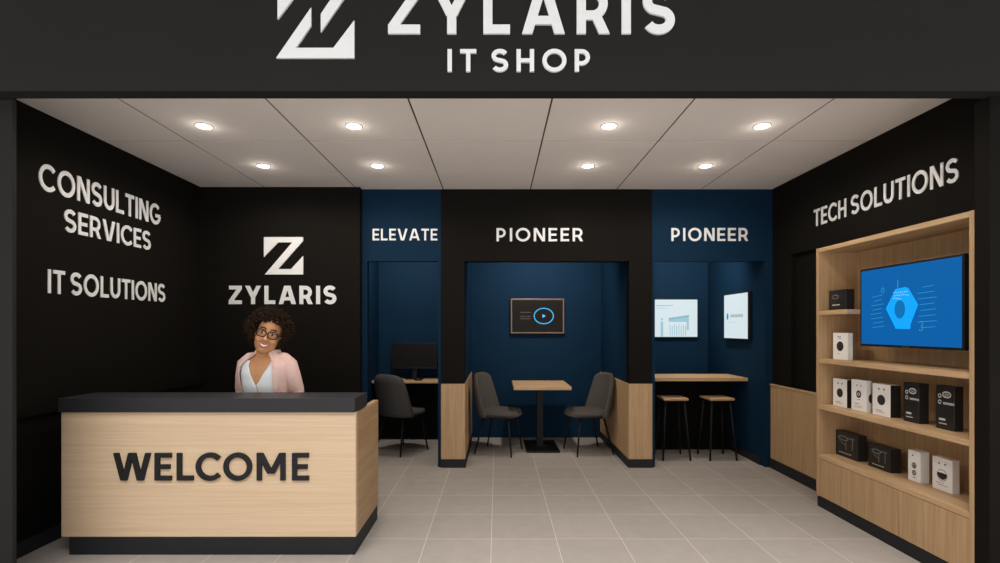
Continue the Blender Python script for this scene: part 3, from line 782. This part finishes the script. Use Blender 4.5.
# smile
def mouth_y(x): return -.107+1.9*x*x*6*.5
def arcpts(w, zc, sag, y0, n=9): return [hp((x, y0+abs(x)**2*7.0, zc+sag*(x/w)**2)) for x in [-w+2*w*i/(n-1) for i in range(n)]]
bm = B(); tube(bm, arcpts(.041, -.060, .018, -.103), [.002]+[.0045]*7+[.002], 8); obj('lips', bm, LIP, man, False, True)
bm = B(); tube(bm, arcpts(.037, -.082, .032, -.100), [.002, .0045, .0055, .006, .006, .006, .0055, .0045, .002], 8); obj('lips', bm, LIP, man, False, True)
bm = B()
a_ = arcpts(.036, -.0635, .017, -.1055, 11); b_ = arcpts(.036, -.0785, .029, -.1045, 11)
va = [bm.verts.new(p) for p in a_]; vb = [bm.verts.new(p) for p in b_]
va2 = [bm.verts.new(p+Vector((0, .012, 0))) for p in a_]; vb2 = [bm.verts.new(p+Vector((0, .012, 0))) for p in b_]
for i in range(10):
    bm.faces.new((va[i], va[i+1], vb[i+1], vb[i])); bm.faces.new((va2[i], vb2[i], vb2[i+1], va2[i+1]))
    bm.faces.new((va[i], va2[i], va2[i+1], va[i+1])); bm.faces.new((vb[i], vb[i+1], vb2[i+1], vb2[i]))
obj('teeth', bm, TEETH, man, False, True)
# glasses: rest on the face, but worn -> part of the person
bm = B()
for sx in (-1, 1):
    pts = [hp((sx*.040+.034*math.copysign(abs(math.cos(a))**.8, math.cos(a)), -.115+.2*abs(sx*.040+.034*math.cos(a))**1.5*.9, .018+.027*math.copysign(abs(math.sin(a))**.8, math.sin(a)))) for a in [2*PI*k/28 for k in range(29)]]
    tube(bm, pts, .0037, 8)
    tube(bm, [hp((sx*.074, -.108, .026)), hp((sx*.090, -.095, .026)), hp((sx*.099, .0, .018))], .003, 8)
tube(bm, [hp((-.008, -.116, .022)), hp((0, -.118, .026)), hp((.008, -.116, .022))], .003, 8)
obj('glasses', bm, METAL, man, False, True)
# ---- hair: an afro of many tight curls round a core
rnd = random.Random(3)
HC = Vector((-.010, .035, .058)); HR = Vector((.168, .135, .168))
def in_face(q):   # keeps curls off the face opening, head frame
    return q.y < -.012 and abs(q.x) < .090 and q.z < .118-.30*abs(q.x) and q.z > -.20
bm = B()
ball(bm, hp((HC.x, HC.y+.020, HC.z+.018)), (.125, .098, .120), 28, HRM)
ball(bm, hp((0, .055, -.03)), (.112, .075, .105), 24, HRM)
for i in range(2200):
    a = rnd.uniform(0, 2*PI); cz = rnd.uniform(-1, 1); sr = math.sqrt(1-cz*cz); rr = rnd.uniform(.78, 1.0)
    q = Vector((HC.x+HR.x*sr*math.cos(a)*rr, HC.y+HR.y*sr*math.sin(a)*rr, HC.z+HR.z*cz*rr))
    if q.z < -.02 and abs(q.x) > .125: q.x *= .93
    if in_face(q) or q.z < -.112: continue
    r = rnd.uniform(.007, .013)
    bmesh.ops.create_icosphere(bm, subdivisions=1, radius=r, matrix=Matrix.Translation(hp(q)))
    if rnd.random() < .55:
        dr = (q-HC).normalized(); o1 = dr.orthogonal().normalized(); o2 = dr.cross(o1); ph = rnd.uniform(0, 6)
        L_ = rnd.uniform(.012, .030)
        pts = [hp(q+dr*(L_*k/6)+(o1*math.cos(ph+k*1.3)+o2*math.sin(ph+k*1.3))*.006) for k in range(7)]
        tube(bm, pts, [.0022]*6+[.0008], 5)
obj('hair', bm, HAIR, man, False, True, fix=False)
# ---- white top with V neck: front skin of the torso, cut along the V
def shell(rows, n, keep, grow, th, M, m, name, edge=None):
    """open lofted garment: rows (z,a,b,cx,cy); keep(z) -> (th0, th1) angle range in degrees measured from the front, + towards +X"""
    bm = B(); outer = []; inner = []
    for (z, a, b, cx, cy) in rows:
        t0, t1 = keep(z); r1 = []; r2 = []
        for k in range(n+1):
            t_ = math.radians(t0+(t1-t0)*k/n)
            c, s_ = math.sin(t_), -math.cos(t_)
            for g, r in ((grow+th, r1), (grow, r2)):
                p = Vector((cx+(a+g)*math.copysign(abs(c)**.85, c), cy+(b+g)*math.copysign(abs(s_)**.85, s_), z))
                r.append(bm.verts.new(M @ p))
        outer.append(r1); inner.append(r2)
    m_ = len(rows)
    for i in range(m_-1):
        for k in range(n):
            bm.faces.new((outer[i][k], outer[i][k+1], outer[i+1][k+1], outer[i+1][k])); bm.faces.new((inner[i][k], inner[i+1][k], inner[i+1][k+1], inner[i][k+1]))
        for k in (0, n): bm.faces.new((outer[i][k], outer[i+1][k], inner[i+1][k], inner[i][k]))
    for k in range(n):
        for i in (0, m_-1): bm.faces.new((outer[i][k], inner[i][k], inner[i][k+1], outer[i][k+1]))
    return obj(name, bm, m, man, False, True)
def lerp_rows(rows, n):
    z0, z1 = rows[0][0], rows[-1][0]; out = []
    for i in range(n+1):
        z = z0+(z1-z0)*i/n
        for a, b in zip(rows, rows[1:]):
            if a[0] <= z <= b[0]+1e-9:
                f_ = (z-a[0])/(b[0]-a[0]); f_ = f_*f_*(3-2*f_)*.5+f_*.5
                out.append(tuple(z if k == 0 else a[k]+(b[k]-a[k])*f_ for k in range(5))); break
    return out
def vneck(z):
    if z <= 1.065: h_ = .0
    else: h_ = (z-1.065)/(1.255-1.065)*28
    return (h_, 360-h_)
TR = lerp_rows([r for r in TORSO if r[0] < 1.26], 40)
shell(TR, 72, vneck, .004, .005, TY, BLOUSE, 'blouse')
# ---- blazer: body, open at the front, with sleeves and lapels
def bopen(z):
    e0 = 30+(1.29-z)*70     # her left edge (photo right), her right edge (photo left)
    return (max(26, 24+(1.30-z)*62), 360-max(28, 28+(1.30-z)*195))
BR = lerp_rows([(.72, .205, .145, 0, .01), (.80, .208, .148, 0, .01), (.90, .188, .130, 0, .005), (.98, .175, .122, 0, 0), (1.07, .186, .130, 0, -.004), (1.15, .196, .128, 0, -.002), (1.21, .200, .114, 0, 0), (1.25, .185, .096, 0, .008), (1.28, .140, .080, 0, .014), (1.30, .098, .070, 0, .018), (1.335, .074, .066, 0, .022)], 40)
bz = shell(BR, 60, bopen, .002, .008, TY, PINK, 'blazer')
for sx in (-1, 1):
    bm = B()
    tube(bm, [tp((sx*.085, .012, 1.288)), tp((sx*.130, .012, 1.262)), tp((sx*.178, .01, 1.218)), tp((sx*.204, .02, 1.13)), tp((sx*.226, .038, 1.03)), tp((sx*.230, .045, .985)), tp((sx*.225, -.02, .935)), tp((sx*.19, -.11, .875))], [.034, .056, .066, .062, .057, .055, .050, .042], 20)
    sl = obj('sleeve', bm, PINK, bz, False, True)
# lapels follow each front edge
for side in (0, 1):
    bm = B(); A_ = []; 
    for r in BR:
        z, a, b, cx, cy = r
        if z < 1.0: continue
        t0, t1 = bopen(z); f_ = (z-1.0)/.335
        wdt = 4+16*math.sin(min(1, f_*1.15)*PI)**.8*.9
        ta = t0 if side == 0 else t1; tb = ta+wdt if side == 0 else ta-wdt
        row = []
        for tt, g in ((ta, .013), ((ta+tb)/2, .020), (tb, .015), (tb, .009), (ta, .006)):
            t_ = math.radians(tt); c, s_ = math.sin(t_), -math.cos(t_)
            row.append(bm.verts.new(TY @ Vector((cx+(a+g)*math.copysign(abs(c)**.85, c), cy+(b+g)*math.copysign(abs(s_)**.85, s_), z))))
        A_.append(row)
    for i in range(len(A_)-1):
        for k in range(5): bm.faces.new((A_[i][k], A_[i][(k+1) % 5], A_[i+1][(k+1) % 5], A_[i+1][k]))
    bm.faces.new(A_[0]); bm.faces.new(A_[-1][::-1])
    obj('lapel', bm, PINK, bz, False)
# trousers and shoes (below the counter)
bm = B(); sect_loft(bm, [(.66, .175, .12, 0, .01), (.72, .185, .125, 0, .01), (.80, .190, .125, 0, .01), (.86, .178, .112, 0, .008)], 32, TY)
for sx in (-1, 1):
    tube(bm, [tp((sx*.088, .01, .74)), tp((sx*.092, .0, .58)), tp((sx*.092, -.002, .42)), tp((sx*.092, .018, .28)), tp((sx*.092, .02, .08))], [.100, .090, .068, .062, .056], 20)
obj('trousers', bm, TROU, man, False, True)
for sx in (-1, 1):
    bm = B(); ball(bm, tp((sx*.096, -.04, .040)), (.044, .125, .042), 20, TY)
    bmesh.ops.bisect_plane(bm, geom=bm.verts[:]+bm.edges[:]+bm.faces[:], plane_co=(0, 0, .002), plane_no=(0, 0, -1), clear_outer=True)
    bmesh.ops.holes_fill(bm, edges=[e for e in bm.edges if e.is_boundary])
    obj('shoe', bm, METAL, man, False, True)

# ------------------------------------------------------------------ light
for dd, xx, e in ((3.695, (-2.165, -1.057, .828, 1.959), 34), (4.60, (-2.15, -1.10, .837, 1.92), 27)):
    for x in xx: spot(x, dd, CE-.02, e, 168, .45)

spot(.54, 5.75, 2.70, 120, 150, .9, (1, .93, .84), rot=(math.radians(52), 0, 0))
spot(-1.12, 5.75, 2.70, 88, 145, .9, (1, .93, .84), rot=(math.radians(50), 0, 0))
spot(2.30, 5.70, 2.70, 115, 145, .9, (1, .93, .84), rot=(math.radians(50), 0, 0))
# added fill lamps in front of the shop, out of view
def area(x, y, z, sx, sy, e, rot, col=(1, .95, .9)):
    l = bpy.data.lights.new('added_fill', 'AREA'); l.shape = 'RECTANGLE'; l.size = sx; l.size_y = sy; l.energy = e; l.color = col
    o = bpy.data.objects.new('added_fill', l); C.objects.link(o); o.location = (x, y, z); o.rotation_euler = rot
    return o
area(0, .2, 4.3, 9, 2, 370, (0, 0, 0), (1, .98, .96)).data.spread = math.radians(110)  # added overhead fill; its bounce off the unseen floor lifts the ceiling
area(0, -5.5, 1.9, 9, 2.6, 150, (math.radians(88), 0, 0), (1, .98, .96))  # added frontal fill behind the camera, brightens lettering and desk front
for dd, xx in ((3.695, (-2.165, -1.057, .828, 1.959)), (4.60, (-2.15, -1.10, .837, 1.92))):
    for x in xx:
        l = bpy.data.lights.new('downlight_glow', 'POINT'); l.energy = .38; l.color = (1, .9, .78); l.shadow_soft_size = .03
        o = bpy.data.objects.new('downlight_glow', l); C.objects.link(o); o.location = (x, dd, CE-.07)
w = bpy.data.worlds.new('World'); S.world = w; w.use_nodes = True
wn = w.node_tree; bg = wn.nodes['Background']; bg.inputs['Strength'].default_value = 1.0
tc = wn.nodes.new('ShaderNodeTexCoord'); sp = wn.nodes.new('ShaderNodeSeparateXYZ'); mr = wn.nodes.new('ShaderNodeMapRange')
wn.links.new(tc.outputs['Generated'], sp.inputs[0]); wn.links.new(sp.outputs['Z'], mr.inputs['Value'])
mr.inputs['From Min'].default_value = -.05; mr.inputs['From Max'].default_value = .05
mr.inputs['To Min'].default_value = 1.6; mr.inputs['To Max'].default_value = .40      # added up-light: background brighter below the horizon, dimmer above
vm = wn.nodes.new('ShaderNodeVectorMath'); vm.operation = 'SCALE'; vm.inputs[0].default_value = (1, .98, .96)
wn.links.new(mr.outputs['Result'], vm.inputs['Scale']); wn.links.new(vm.outputs['Vector'], bg.inputs['Color'])

# ------------------------------------------------------------------ camera
cam = bpy.data.cameras.new('camera'); co = bpy.data.objects.new('camera', cam); C.objects.link(co)
co.location = (0, 0, 1.5); co.rotation_euler = (PI/2, 0, 0)
cam.sensor_width = 36; cam.lens = 18; cam.shift_x = .003; cam.shift_y = (328-281.5)/1000
cam.clip_start = .05
S.camera = co
vs = S.view_settings; vs.view_transform = 'Standard'; vs.look = 'None'; vs.gamma = 1; vs.exposure = 0; vs.use_curve_mapping = False
